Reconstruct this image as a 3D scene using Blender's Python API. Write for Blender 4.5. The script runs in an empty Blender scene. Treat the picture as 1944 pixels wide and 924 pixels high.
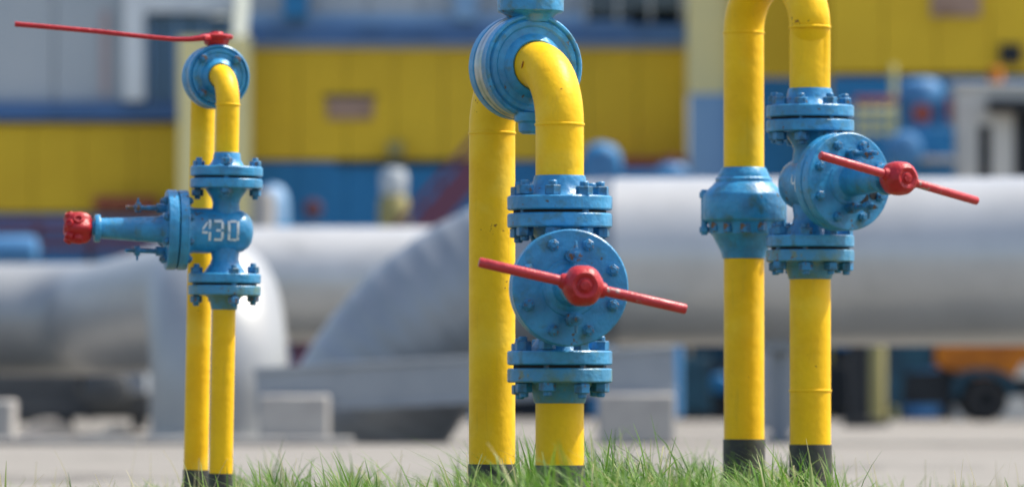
import bpy, math, random
from math import sin, cos, pi, radians as R
from mathutils import Vector, Matrix

random.seed(7)
S = bpy.context.scene
COL = S.collection

# ------------------------------------------------------------------ camera, sky, sun, exposure
CAM_H = 0.268                 # metres above the ground
F = 10800.0                   # 200 mm on 36 mm, in pixels of a 1944 px wide frame
TILT = math.atan((755 - 462) / F)
cam_d = bpy.data.cameras.new('camera')
cam_d.lens = 200; cam_d.sensor_width = 36
cam_d.clip_start = 0.1; cam_d.clip_end = 6000
cam_d.dof.use_dof = True
cam_d.dof.focus_distance = 11.2
cam_d.dof.aperture_fstop = 4.8
cam = bpy.data.objects.new('camera', cam_d); COL.objects.link(cam)
cam.location = (0, 0, CAM_H); cam.rotation_euler = (pi / 2 + TILT, 0, 0)
S.camera = cam

SUN_EL, SUN_AZ = R(57), R(71)          # azimuth clockwise from +Y (away from the viewer)
sdir = Vector((cos(SUN_EL) * sin(SUN_AZ), cos(SUN_EL) * cos(SUN_AZ), sin(SUN_EL)))
W = bpy.data.worlds.new('World'); S.world = W; W.use_nodes = True
wn = W.node_tree.nodes; wn.clear()
sky = wn.new('ShaderNodeTexSky'); sky.sky_type = 'NISHITA'; sky.sun_disc = False
sky.sun_elevation = SUN_EL; sky.sun_rotation = SUN_AZ
sky.air_density = 1.0; sky.dust_density = 3.2; sky.ozone_density = 0.1
bg = wn.new('ShaderNodeBackground'); bg.inputs[1].default_value = 0.15
wo = wn.new('ShaderNodeOutputWorld')
W.node_tree.links.new(sky.outputs[0], bg.inputs[0]); W.node_tree.links.new(bg.outputs[0], wo.inputs[0])
sl = bpy.data.lights.new('sun', 'SUN'); sl.energy = 3.2; sl.angle = R(0.5); sl.color = (1, 0.94, 0.83)
so = bpy.data.objects.new('sun', sl); COL.objects.link(so)
so.rotation_euler = sdir.to_track_quat('Z', 'Y').to_euler(); so.location = (20, 20, 40)
S.view_settings.view_transform = 'Standard'; S.view_settings.look = 'None'
S.view_settings.exposure = 0.78; S.view_settings.gamma = 1.0
S.render.filter_size = 3.2

# ------------------------------------------------------------------ helpers
def P(px, py, D):
    """point of the place, at distance D, that the photograph shows at pixel (px, py)"""
    u = (px - 972) / F; v = (462 - py) / F
    y = cos(TILT) - v * sin(TILT); z = sin(TILT) + v * cos(TILT)
    return Vector((u * D / y, D, CAM_H + z * D / y))
def X(px, D): return P(px, 462, D).x
def Z(py, D): return P(972, py, D).z

class MB:
    def __init__(s): s.v = []; s.f = []
    def add(s, vs, fs, M=None):
        o = len(s.v)
        s.v += [tuple(M @ Vector(p)) if M else tuple(p) for p in vs]
        s.f += [tuple(i + o for i in f) for f in fs]
        return s
    def lathe(s, prof, n=32, M=None, mod=None):
        """profile of (r, z) turned round z; r = 0 ends close it"""
        vs, fs, rings = [], [], []
        for r, z in prof:
            if r < 1e-6: rings.append([len(vs)]); vs.append((0, 0, z))
            else:
                rings.append(list(range(len(vs), len(vs) + n)))
                for k in range(n):
                    a = 2 * pi * k / n; q = r * (mod(a) if mod else 1)
                    vs.append((q * cos(a), q * sin(a), z))
        for A, B in zip(rings, rings[1:]):
            if len(A) == 1 and len(B) == 1: continue
            for k in range(n):
                j = (k + 1) % n
                if len(A) == 1: fs.append((A[0], B[j], B[k]))
                elif len(B) == 1: fs.append((A[k], A[j], B[0]))
                else: fs.append((A[k], A[j], B[j], B[k]))
        return s.add(vs, fs, M)
    def tube(s, path, r, n=24, caps=True, M=None):
        pts = [Vector(p) for p in path]; rs = r if isinstance(r, (list, tuple)) else [r] * len(pts)
        T = [((pts[min(i + 1, len(pts) - 1)] - pts[i]).normalized() + (pts[i] - pts[max(i - 1, 0)]).normalized()).normalized() for i in range(len(pts))]
        up = Vector((0, 0, 1)) if abs(T[0].z) < 0.9 else Vector((0, 1, 0))
        U = (up - T[0] * up.dot(T[0])).normalized()
        vs, fs = [], []
        for i, p in enumerate(pts):
            U = (U - T[i] * U.dot(T[i])).normalized(); V = T[i].cross(U)
            for k in range(n):
                a = 2 * pi * k / n; vs.append(tuple(p + (U * cos(a) + V * sin(a)) * rs[i]))
        for i in range(len(pts) - 1):
            for k in range(n):
                j = (k + 1) % n; fs.append((i * n + k, i * n + j, (i + 1) * n + j, (i + 1) * n + k))
        if caps:
            fs.append(tuple(reversed(range(n)))); fs.append(tuple(range((len(pts) - 1) * n, len(pts) * n)))
        return s.add(vs, fs, M)
    def box(s, x0, x1, y0, y1, z0, z1, M=None, c=0.0):
        if c <= 0:
            vs = [(x, y, z) for z in (z0, z1) for y in (y0, y1) for x in (x0, x1)]
            fs = [(0, 2, 3, 1), (4, 5, 7, 6), (0, 1, 5, 4), (2, 6, 7, 3), (0, 4, 6, 2), (1, 3, 7, 5)]
            return s.add(vs, fs, M)
        def ring(i, z): return [(x0 + i + (0 if i else c), y0 + i, z), (x1 - i - (0 if i else c), y0 + i, z), (x1 - i, y0 + i + (0 if i else c), z), (x1 - i, y1 - i - (0 if i else c), z),
                                (x1 - i - (0 if i else c), y1 - i, z), (x0 + i + (0 if i else c), y1 - i, z), (x0 + i, y1 - i - (0 if i else c), z), (x0 + i, y0 + i + (0 if i else c), z)]
        def ring2(z): # inner ring, eight points with a short chamfer
            e = c * 1.5
            return [(x0 + e, y0 + c, z), (x1 - e, y0 + c, z), (x1 - c, y0 + e, z), (x1 - c, y1 - e, z), (x1 - e, y1 - c, z), (x0 + e, y1 - c, z), (x0 + c, y1 - e, z), (x0 + c, y0 + e, z)]
        vs = ring2(z0) + ring(0, z0 + c) + ring(0, z1 - c) + ring2(z1)
        fs = [tuple(reversed(range(8))), tuple(range(24, 32))]
        for a in range(3):
            for k in range(8):
                j = (k + 1) % 8; fs.append((a * 8 + k, a * 8 + j, a * 8 + 8 + j, a * 8 + 8 + k))
        return s.add(vs, fs, M)
    def mesh(s, name, mat, ang=35):
        me = bpy.data.meshes.new(name); me.from_pydata(s.v, [], s.f); me.validate(); me.update()
        me.shade_smooth(); me.set_sharp_from_angle(angle=R(ang))
        if mat: me.materials.append(mat)
        return me
    def build(s, name, mat, parent=None, M=None, ang=35):
        return put(name, s.mesh(name, mat, ang), parent, M)

def put(name, me, parent=None, M=None):
    o = bpy.data.objects.new(name, me); COL.objects.link(o)
    if parent: o.parent = parent
    if M is not None: o.matrix_local = M
    return o
def tag(o, label=None, cat=None, group=None, kind=None):
    for k, v in (('label', label), ('category', cat), ('group', group), ('kind', kind)):
        if v: o[k] = v
    return o
def thing(name, loc, label, cat, group=None, rot=(0, 0, 0)):
    o = bpy.data.objects.new(name, None); COL.objects.link(o)
    o.location = loc; o.rotation_euler = rot; o.empty_display_size = 0.2
    return tag(o, label, cat, group)
def Tr(x, y, z): return Matrix.Translation((x, y, z))
def Rt(a, ax): return Matrix.Rotation(a, 4, ax)

# ------------------------------------------------------------------ materials
def srgb(h):
    c = [int(h[i:i + 2], 16) / 255 for i in (0, 2, 4)]
    return tuple(((x + 0.055) / 1.055) ** 2.4 if x > 0.04045 else x / 12.92 for x in c)
def mat(name, col, rough=0.5, metal=0.0, col2=None, scale=8.0, lo=0.45, hi=0.7, bump=0.0, bscale=60.0, spec=0.5, coord='Object', detail=5.0, streak=None, spots=None, col3=None, scale3=30, lo3=0.6, hi3=0.75, coat=0.0):
    m = bpy.data.materials.new(name); m.use_nodes = True
    nt = m.node_tree; N = nt.nodes; L = nt.links; b = N['Principled BSDF']
    b.inputs['Roughness'].default_value = rough; b.inputs['Metallic'].default_value = metal
    b.inputs['Specular IOR Level'].default_value = spec; b.inputs['Coat Weight'].default_value = coat
    b.inputs['Base Color'].default_value = (*col, 1)
    tc = N.new('ShaderNodeTexCoord')
    last = None
    def layer(prev, c, sc, l, h):
        n = N.new('ShaderNodeTexNoise'); n.inputs['Scale'].default_value = sc; n.inputs['Detail'].default_value = detail; n.inputs['Roughness'].default_value = 0.6
        r = N.new('ShaderNodeMapRange'); r.inputs[1].default_value = l; r.inputs[2].default_value = h; r.interpolation_type = 'SMOOTHSTEP'
        x = N.new('ShaderNodeMix'); x.data_type = 'RGBA'
        L.new(tc.outputs[coord], n.inputs['Vector']); L.new(n.outputs['Fac'], r.inputs[0]); L.new(r.outputs[0], x.inputs[0])
        if prev: L.new(prev, x.inputs[6])
        else: x.inputs[6].default_value = (*col, 1)
        x.inputs[7].default_value = (*c, 1)
        return x.outputs[2]
    if col2: last = layer(last, col2, scale, lo, hi)
    if col3: last = layer(last, col3, scale3, lo3, hi3)
    if streak:          # runs of grime down the surface
        mp = N.new('ShaderNodeMapping'); mp.inputs['Scale'].default_value = streak[1]
        n = N.new('ShaderNodeTexNoise'); n.inputs['Scale'].default_value = 1.0; n.inputs['Detail'].default_value = 6; n.inputs['Roughness'].default_value = 0.7
        r = N.new('ShaderNodeMapRange'); r.inputs[1].default_value = streak[2]; r.inputs[2].default_value = streak[3]; r.inputs[4].default_value = streak[4]
        x = N.new('ShaderNodeMix'); x.data_type = 'RGBA'; x.inputs[6].default_value = (*col, 1); x.inputs[7].default_value = (*streak[0], 1)
        L.new(tc.outputs[coord], mp.inputs[0]); L.new(mp.outputs[0], n.inputs['Vector']); L.new(n.outputs['Fac'], r.inputs[0]); L.new(r.outputs[0], x.inputs[0])
        if last: L.new(last, x.inputs[6])
        last = x.outputs[2]
    if spots:           # chipped specks: two noises multiplied so that they come in groups
        n = N.new('ShaderNodeTexNoise'); n.inputs['Scale'].default_value = spots[1]; n.inputs['Detail'].default_value = 3
        n2 = N.new('ShaderNodeTexNoise'); n2.inputs['Scale'].default_value = spots[1] * 0.12; n2.inputs['Detail'].default_value = 2
        ml = N.new('ShaderNodeMath'); ml.operation = 'MULTIPLY'
        r = N.new('ShaderNodeMapRange'); r.inputs[1].default_value = spots[2]; r.inputs[2].default_value = spots[2] + 0.025
        x = N.new('ShaderNodeMix'); x.data_type = 'RGBA'; x.inputs[6].default_value = (*col, 1); x.inputs[7].default_value = (*spots[0], 1)
        for q in (n, n2): L.new(tc.outputs[coord], q.inputs['Vector'])
        L.new(n.outputs['Fac'], ml.inputs[0]); L.new(n2.outputs['Fac'], ml.inputs[1]); L.new(ml.outputs[0], r.inputs[0]); L.new(r.outputs[0], x.inputs[0])
        if last: L.new(last, x.inputs[6])
        last = x.outputs[2]
    if last: L.new(last, b.inputs['Base Color'])
    if bump:
        n = N.new('ShaderNodeTexNoise'); n.inputs['Scale'].default_value = bscale; n.inputs['Detail'].default_value = 4
        bp = N.new('ShaderNodeBump'); bp.inputs['Strength'].default_value = bump; bp.inputs['Distance'].default_value = 0.02 if bscale < 20 else 0.003
        L.new(tc.outputs[coord], n.inputs['Vector']); L.new(n.outputs['Fac'], bp.inputs['Height']); L.new(bp.outputs[0], b.inputs['Normal'])
    return m
YELLOW = (0.90, 0.545, 0.008)
M_yel = mat('yellow_paint', YELLOW, 0.44, spec=0.22, col2=(0.80, 0.46, 0.006), scale=9, lo=0.35, hi=0.7, bump=0.6, bscale=38, col3=(0.86, 0.60, 0.06), scale3=5, lo3=0.5, hi3=0.8,
            streak=((0.40, 0.27, 0.03), (70, 70, 5), 0.56, 0.85, 0.55), spots=((0.30, 0.15, 0.02), 120, 0.45))
BLUE = (0.032, 0.285, 0.55)
M_blue = mat('blue_paint', BLUE, 0.36, col2=(0.024, 0.19, 0.385), scale=18, lo=0.35, hi=0.65, bump=0.9, bscale=55, col3=(0.05, 0.17, 0.22), scale3=30, lo3=0.52, hi3=0.72,
             streak=((0.07, 0.13, 0.13), (60, 60, 12), 0.56, 0.8, 0.6), spots=((0.08, 0.07, 0.05), 95, 0.385))
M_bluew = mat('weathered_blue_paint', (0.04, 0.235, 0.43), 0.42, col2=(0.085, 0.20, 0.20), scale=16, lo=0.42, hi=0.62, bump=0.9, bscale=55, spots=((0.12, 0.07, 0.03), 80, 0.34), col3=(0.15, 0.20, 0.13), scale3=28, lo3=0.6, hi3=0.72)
M_bolt = mat('bolt_paint', (0.02, 0.20, 0.42), 0.45, col2=(0.02, 0.10, 0.17), scale=60, lo=0.4, hi=0.65, spots=((0.14, 0.07, 0.03), 120, 0.33))
M_gask = mat('gasket_rubber', (0.012, 0.016, 0.018), 0.8)
M_red = mat('red_paint', (0.42, 0.016, 0.022), 0.42, spec=0.4, col2=(0.34, 0.013, 0.017), scale=30, bump=0.8, bscale=90)
M_redbar = mat('red_bar_paint', (0.48, 0.03, 0.04), 0.38, spec=0.5, col2=(0.38, 0.02, 0.027), scale=40, spots=((0.3, 0.22, 0.2), 90, 0.36), bump=0.5, bscale=90)
M_zinc = mat('zinc_ring', (0.42, 0.46, 0.48), 0.35, 0.85, col2=(0.25, 0.32, 0.30), scale=20)
M_bit = mat('black_bitumen', (0.022, 0.024, 0.02), 0.6, col2=(0.05, 0.06, 0.03), scale=25, bump=0.5, bscale=60)
M_white = mat('white_stencil_paint', (0.66, 0.71, 0.71), 0.6, col2=(0.16, 0.34, 0.48), scale=110, lo=0.48, hi=0.70)
M_rust = mat('rust_spot', (0.35, 0.10, 0.02), 0.8)
M_hole = mat('empty_bolt_hole', (0.006, 0.009, 0.012), 0.7)
M_alu = mat('aluminium_cladding', (0.49, 0.50, 0.495), 0.30, 0.3, col2=(0.43, 0.44, 0.435), scale=2.2, lo=0.35, hi=0.7, bump=0.0, streak=((0.22, 0.225, 0.22), (1.2, 1.2, 1.2), 0.55, 0.8, 0.6))
M_alud = mat('dull_cladding', (0.33, 0.345, 0.35), 0.40, 0.3, col2=(0.28, 0.295, 0.305), scale=2.2, lo=0.35, hi=0.7)
M_alu_shade = mat('shaded_cladding', (0.28, 0.305, 0.33), 0.40, 0.3, col2=(0.23, 0.255, 0.28), scale=2.2, lo=0.35, hi=0.7)  # darker copy of the aluminium cladding; shade of the bend put into its colour
M_conc = mat('concrete', (0.36, 0.35, 0.33), 0.9, col2=(0.27, 0.26, 0.25), scale=3, bump=0.3, bscale=25)
M_steel = mat('grey_painted_steel', (0.25, 0.28, 0.31), 0.5, col2=(0.20, 0.23, 0.26), scale=2)
M_dark = mat('dark_steel_and_shade', (0.017, 0.021, 0.025), 0.6, spec=0.3, col2=(0.010, 0.012, 0.015), scale=4)  # near black, also used to paint the shade behind and under the pipes
M_dblue = mat('shaded_blue_paint', (0.014, 0.065, 0.10), 0.6, spec=0.3, col2=(0.010, 0.03, 0.05), scale=4)  # blue darkened to carry the shade under the big pipe
M_olive = mat('shaded_yellow_paint', (0.26, 0.23, 0.08), 0.6)  # yellow with the shade on the post put into the colour
M_bglass = mat('blue_window_glass', (0.05, 0.13, 0.22), 0.2, col2=(0.08, 0.20, 0.32), scale=0.9, spec=0.5)
M_shade = mat('shaded_grey_steel', (0.060, 0.066, 0.070), 0.6, col2=(0.04, 0.045, 0.05), scale=3)  # grey steel, shade under the left pipeline put into the colour
M_mblue = mat('machine_blue_paint', (0.06, 0.20, 0.40), 0.55, spec=0.3, col2=(0.045, 0.15, 0.31), scale=2)
M_cab = mat('cabinet_grey_paint', (0.55, 0.54, 0.49), 0.55, col2=(0.48, 0.47, 0.43), scale=1.5)
M_tyre = mat('tyre_rubber', (0.02, 0.021, 0.022), 0.8)
M_byel = mat('building_yellow', (0.69, 0.46, 0.022), 0.6, spec=0.3, col2=(0.60, 0.385, 0.018), scale=0.7, lo=0.3, hi=0.8)
M_bblue = mat('building_blue', (0.020, 0.185, 0.40), 0.55, spec=0.3, col2=(0.015, 0.14, 0.31), scale=0.8, lo=0.3, hi=0.8)
M_btrim = mat('trim_blue', (0.05, 0.14, 0.32), 0.5, col2=(0.035, 0.10, 0.22), scale=1.2)
M_bgrey = mat('pale_grey_panel', (0.42, 0.46, 0.48), 0.55, col2=(0.35, 0.40, 0.43), scale=0.6, lo=0.3, hi=0.8)
M_bwhite = mat('white_painted_post', (0.72, 0.76, 0.76), 0.55, col2=(0.62, 0.66, 0.68), scale=1.0)
M_cream = mat('sunlit_cream_panel', (0.72, 0.64, 0.30), 0.55, col2=(0.66, 0.60, 0.30), scale=0.8)  # pale cream puts grazing sun on a side wall into the colour
M_pblue = mat('pale_blue_panel', (0.20, 0.36, 0.55), 0.55, col2=(0.15, 0.30, 0.50), scale=0.8)
M_glass = mat('dark_window_glass', (0.03, 0.06, 0.09), 0.12, col2=(0.06, 0.10, 0.13), scale=0.9, spec=0.6)
M_plate = mat('brown_name_plate', (0.34, 0.22, 0.16), 0.5, col2=(0.22, 0.13, 0.08), scale=7)
M_orange = mat('orange_vehicle_paint', (0.50, 0.16, 0.006), 0.6, spec=0.3, col2=(0.28, 0.08, 0.008), scale=3, lo=0.35, hi=0.7)
M_bred = mat('dull_red_paint', (0.26, 0.05, 0.03), 0.6)
M_purple = mat('maroon_handrail_paint', (0.11, 0.03, 0.065), 0.5)
M_paley = mat('pale_yellow_paint', (0.62, 0.58, 0.25), 0.5)
M_ground = mat('pale_concrete_ground', (0.225, 0.212, 0.188), 0.95, col2=(0.185, 0.174, 0.152), scale=0.6, lo=0.35, hi=0.75, bump=0.4, bscale=3, col3=(0.135, 0.128, 0.115), scale3=4, lo3=0.55, hi3=0.8, detail=8,
               streak=((0.12, 0.11, 0.095), (0.25, 1.6, 1), 0.5, 0.72, 0.7), spots=((0.10, 0.092, 0.08), 3.0, 0.33))
M_soil = mat('verge_soil', (0.16, 0.14, 0.09), 0.95, col2=(0.10, 0.12, 0.05), scale=6, bump=0.5, bscale=40)
M_sand = mat('sand', (0.50, 0.42, 0.32), 0.95, col2=(0.40, 0.34, 0.26), scale=5, bump=0.5, bscale=30)

# ------------------------------------------------------------------ the setting
g = MB(); N_ = 48
def gz(x, y): return 0.0
g.add([(-2500, -300, 0), (2500, -300, 0), (2500, 5000, 0), (-2500, 5000, 0)], [(0, 1, 2, 3)])
tag(g.build('ground', M_ground), kind='structure')
sv = MB()
edge = [(-6 + i * 0.4, 14.6 + 0.25 * sin(i * 1.7) + 0.2 * random.random()) for i in range(31)]
vs = [(x, 4.0, 0.004) for x, _ in edge] + [(x, y, 0.004) for x, y in edge]
sv.add(vs, [(i, i + 1, 31 + i + 1, 31 + i) for i in range(30)])
tag(sv.build('grass_verge', M_soil), kind='structure')

# ------------------------------------------------------------------ pipework of the three risers
def arc(c, a, b, r, t0, t1, n=14):
    """points c + r(a cos t + b sin t)"""
    return [c + (a * cos(t0 + (t1 - t0) * i / n) + b * sin(t0 + (t1 - t0) * i / n)) * r for i in range(n + 1)]
UP = Vector((0, 0, 1))

def nut_bolt_mesh(name, h0, h1, rn=0.0125, rs=0.0075, nh=0.013, m=None, tip=0.012):
    """a stud along z from below h0 to above h1 with a hex nut at each end"""
    b = MB()
    for z0, z1 in ((h0 - nh, h0), (h1, h1 + nh)):
        b.lathe([(0, z0), (rn * 0.86, z0), (rn, z0 + 0.0015), (rn, z1 - 0.0015), (rn * 0.86, z1), (0, z1)], 6)
    b.lathe([(0, h0 - nh - tip), (rs * 0.8, h0 - nh - tip), (rs, h0 - nh - tip + 0.002), (rs, h1 + nh + tip - 0.002), (rs * 0.8, h1 + nh + tip), (0, h1 + nh + tip)], 10)
    return b.mesh(name, m or M_bolt)

def disc_prof(r, z0, z1, rin=0.0, c=0.0025):
    return [(rin, z0), (r - c, z0), (r, z0 + c), (r, z1 - c), (r - c, z1), (rin, z1)]

def gate_valve(parent, loc, yaw, k, pr, bar, marking=None, hole=False, w0=0.0, hd=0.0, bl=0.192, side=1):
    """valve body as the part, all it carries as sub-parts. Local: pipe axis z, bonnet towards -y"""
    M0 = Tr(*loc) @ Rt(yaw, 'Z')
    H = 0.143 * k; t = 0.0262 * k; gp = 0.0062 * k; fr = 0.0972 * k
    B = MB()
    zi = H - gp / 2 - t
    B.lathe([(0.04 * k, -zi - 0.002), (0.058 * k, -zi - 0.001), (0.05 * k, -zi + 0.012 * k), (0.040 * k, -zi + 0.026 * k), (0.036 * k, -zi + 0.04 * k),
             (0.040 * k, -0.045 * k), (0.040 * k, 0.045 * k), (0.036 * k, zi - 0.04 * k), (0.040 * k, zi - 0.026 * k), (0.05 * k, zi - 0.012 * k), (0.058 * k, zi + 0.001), (0.04 * k, zi + 0.002)], 32)
    Fwd = Rt(pi / 2, 'X')                          # local z -> -y
    dome = [(0.0, -0.074), (0.014, -0.0735), (0.030, -0.070), (0.044, -0.061), (0.054, -0.047), (0.059, -0.028)]
    B.lathe([(r * k, z * k) for r, z in dome + [(0.0605, -0.005), (0.0605, 0.085), (0.066, 0.098), (0.075, 0.104)]], 40, Fwd)
    v = B.build('gate_valve', M_blue, parent, M0)
    for sgn in (1, -1):
        Fl = Matrix.Identity(4) if sgn > 0 else Rt(pi, 'X')
        MB().lathe(disc_prof(fr, H - gp / 2 - t, H - gp / 2, 0.03 * k), 48).build('body_flange', M_blue if sgn > 0 else M_blue, v, Fl)
        MB().lathe(disc_prof(0.086 * k, H - gp / 2 + 0.0003, H + gp / 2 - 0.0003, 0.03 * k, 0.0005), 40).build('gasket', M_gask, v, Fl)
        # counter flange and weld neck meet the riser pipe
        z0 = H + gp / 2; z1 = z0 + t
        nk = [(0.03 * k, z0), (fr - 0.0025, z0), (fr, z0 + 0.0025), (fr, z1 - 0.0025), (fr - 0.0025, z1), (pr + 0.02 * k, z1 + 0.0005),
              (pr + 0.013 * k, z1 + 0.006 * k), (pr + 0.006 * k, z1 + 0.02 * k), (pr + 0.0035, z1 + 0.034 * k), (pr + 0.002, z1 + 0.038 * k), (pr - 0.004, z1 + 0.038 * k)]
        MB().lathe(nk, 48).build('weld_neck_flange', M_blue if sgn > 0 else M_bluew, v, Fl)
        bm = nut_bolt_mesh('stud_bolt', H - gp / 2 - t, z1, 0.016 * k, 0.0085 * k, 0.018 * k, None, 0.009 * k)
        nb = 8 if k > 0.9 else 4
        for i in range(nb):
            a = 2 * pi * (i + 0.5) / nb + (0.1 if sgn > 0 else 0.03) + w0
            o = put('stud_bolt', bm, v, Fl @ Tr(0.079 * k * cos(a), 0.079 * k * sin(a), random.uniform(-0.0045, 0.0045)) @ Rt(random.random() * 3, 'Z') @ Rt(random.uniform(-0.03, 0.03), 'X'))
    # body and bonnet flange, seen face-on from the front
    MB().lathe([(r * k, z * k) for r, z in [(0.05, 0.104), (0.1045, 0.104), (0.107, 0.1065), (0.107, 0.127), (0.1045, 0.1295), (0.05, 0.1295)]], 56, Fwd).build('bonnet_seat_flange', M_blue, v)
    MB().lathe([(r * k, z * k) for r, z in [(0.04, 0.1325), (0.1045, 0.1325), (0.107, 0.135), (0.107, 0.158), (0.1045, 0.1605), (0.053, 0.1605), (0.051, 0.163), (0.042, 0.164), (0.03, 0.164)]], 56, Fwd).build('bonnet', M_blue, v)
    MB().lathe([(r * k, z * k) for r, z in [(0.05, 0.1297), (0.098, 0.1297), (0.098, 0.1323), (0.05, 0.1323)]], 40, Fwd).build('bonnet_gasket', M_gask, v)
    bb = nut_bolt_mesh('bonnet_bolt', 0.104 * k, 0.1605 * k, 0.0112 * k, 0.0068 * k, 0.009 * k, None, 0.004 * k)
    for i in range(8):
        a = 2 * pi * (i + 0.5) / 8
        o = put('bonnet_bolt', bb, v, Fwd @ Tr(0.084 * k * cos(a), 0.084 * k * sin(a), 0) @ Rt(random.random() * 3, 'Z'))
    if hole:
        MB().lathe([(0, 0.1608 * k), (0.013 * k, 0.1608 * k), (0.013 * k, 0.163 * k), (0.0, 0.163 * k)], 16, Fwd @ Tr(0.035 * k, -0.035 * k, 0)).build('empty_hole', M_hole, v)
        MB().lathe([(0, 0.1608 * k), (0.011 * k, 0.1608 * k), (0.011 * k, 0.163 * k), (0.0, 0.163 * k)], 16, Fwd @ Tr(0.062 * k, -0.028 * k, 0)).build('empty_hole', M_hole, v)
    # yoke, gland bolts, hub
    ys = 0.80 if bar else 0.88
    yk = MB().lathe([(r * k * (ys if z > 0.168 else 1), z * k) for r, z in [(0.045, 0.1635), (0.043, 0.170), (0.040, 0.185), (0.038, 0.22), (0.033, 0.30 - hd * 0.8), (0.031, 0.335 - hd), (0.041, 0.337 - hd), (0.043, 0.340 - hd), (0.043, 0.349 - hd), (0.041, 0.352 - hd), (0.022, 0.353 - hd), (0.018, 0.37 - hd)]], 32, Fwd)
    yk.build('yoke', M_blue, v)
    for sgn in (1, -1):
        gb = MB().lathe([(r * k, z * k) for r, z in [(0, 0.160), (0.012, 0.160), (0.012, 0.186), (0.0065, 0.188), (0.006, 0.228), (0.013, 0.229), (0.013, 0.243), (0.006, 0.244), (0.005, 0.268), (0, 0.270)]], 8, Fwd @ Tr(0.0, sgn * 0.058 * k, 0))
        gb.lathe([(0, 0), (0.004 * k, 0.0), (0.0025 * k, 0.016 * k), (0, 0.017 * k)], 8, Fwd @ Tr(0, sgn * 0.067 * k, 0.236 * k) @ Rt(-sgn * pi / 2, 'X'))
        gb.build('gland_bolt', M_bolt, v)
    hs_ = 0.88 if bar else 0.95
    hb = MB().lathe([(r * k * hs_, (z - hd) * k) for r, z in [(0, 0.358), (0.022, 0.359), (0.033, 0.364), (0.0395, 0.374), (0.0425, 0.392), (0.041, 0.409), (0.035, 0.423), (0.026, 0.430), (0.020, 0.4295), (0.016, 0.427), (0.012, 0.4285), (0.010, 0.433), (0.0, 0.4345)]], 48, Fwd,
                    mod=lambda a: 1 + (0.02 if bar else 0.11) * cos((6 if bar else 5) * a))
    for q in ((0.35, 0.35 + pi) if bar else (2.2, 2.2 + pi / 2, 2.2 + pi, 2.2 + 3 * pi / 2, 0.6)):
        hb.lathe([(0.014 * k, 0.026 * k), (0.016 * k, 0.029 * k), (0.0135 * k, 0.040 * k), (0.0115 * k, 0.043 * k), (0.009 * k, 0.043 * k), (0.009 * k, 0.038 * k), (0, 0.038 * k)], 16,
                 Fwd @ Tr(0, 0, (0.397 - hd) * k) @ Rt((-R(12.6) + (pi if q > 3 else 0)) if bar else q, 'Z') @ Rt(pi / 2, 'Y'))
    if not bar:         # knobs round the rim, the front ones leaning outwards
        for i in range(6):
            a = 2 * pi * i / 6 + 0.3
            hb.lathe([(0.010 * k, 0.018 * k), (0.0125 * k, 0.024 * k), (0.0125 * k, 0.039 * k), (0.0105 * k, 0.0445 * k), (0.0075 * k, 0.046 * k), (0.006 * k, 0.043 * k), (0, 0.043 * k)], 12,
                     Fwd @ Tr(0, 0, (0.404 - hd) * k) @ Rt(a, 'Z') @ Rt(pi / 2 - 0.45, 'Y'))
    hb.build('hub', M_red, v)
    if bar:
        c = Fwd @ Tr(0, 0, (0.397 - hd) * k) @ Rt(-R(12.6), 'Z') @ Rt(pi / 2, 'Y')
        MB().lathe([(0, -bl), (0.0075, -bl), (0.0092, -bl + 0.0025), (0.0095, -0.10), (0.0092, 0.0), (0.0095, 0.10), (0.0092, bl - 0.0025), (0.0075, bl), (0, bl)], 20, c).build('handle_bar', M_redbar, v)
    if marking:
        mk = MB(); rr = 0.0612 * k
        def stroke(u0, w0_, u1, w1, th):
            """a stencilled stroke laid on the +x side of the round body; u runs along +y, w is height"""
            d = Vector((u1 - u0, w1 - w0_)); n = Vector((-d.y, d.x)).normalized() * th / 2; steps = 8
            vs = []
            for i in range(steps + 1):
                p = Vector((u0, w0_)) + d * i / steps
                for q in (p - n, p + n):
                    ph = math.asin(max(-0.99, min(0.99, q.y / rr)))
                    vs.append((side * rr * cos(ph), side * q.x, q.y))
            mk.add(vs, [(2 * i, 2 * i + 1, 2 * i + 3, 2 * i + 2)[::side] for i in range(steps)])
        for st in marking: stroke(*st)
        tag(mk.build('number_marking', M_white, v), 'white stencilled number on the valve body')
    return v

def standpipe(parent, path, r, zc, zb=-0.12, welds=()):
    """pipe along path (from the ground up), black coated foot up to height zc"""
    p = MB().tube(path, r, 40).build('standpipe', M_yel, parent)
    x, y = path[0][0], path[0][1]
    MB().lathe([(r - 0.002, zb), (r + 0.002, zb), (r + 0.002, zc - 0.004), (r + 0.0012, zc), (r - 0.002, zc)], 40, Tr(x, y, 0)).build('foot_coating', M_bit, p)
    for w in welds: weld(p, (x, y, w), r)
    return p
def weld(p, c, r, M=None):
    n = 72; vs = []
    b = MB().lathe([(r - 0.001, -0.0035), (r + 0.0014, -0.002), (r + 0.002, 0), (r + 0.0014, 0.002), (r - 0.001, 0.0035)], n, Tr(*c) @ (M or Matrix.Identity(4)), mod=lambda a: 1 + 0.006 * sin(9 * a) * sin(31 * a))
    b.build('weld_bead', M_yel, p)

# ---------- centre riser
D = 10.53; s = F / D
RISERS = 'yellow gas risers with blue valves'
cx = X(1062.5, D)
T1 = thing('gas_riser', (cx, D, 0), 'large yellow gas pipe arch, blue valve facing forward with red bar across its round plate', 'gas valve', RISERS)
pr = 0.0448
rear = Vector(((933 - 1062.5) / s, 0.30, 0)); d = rear.normalized(); Lh = rear.length
zt = Z(119, D); Rb = 0.113
zv = Z(549, D)
front = Vector((0, 0, 0))
standpipe(T1, [(0, 0, -0.15), (0, 0, zv - 0.143 - 0.06)], pr, Z(882, D))
hz = zt - Rb
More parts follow.
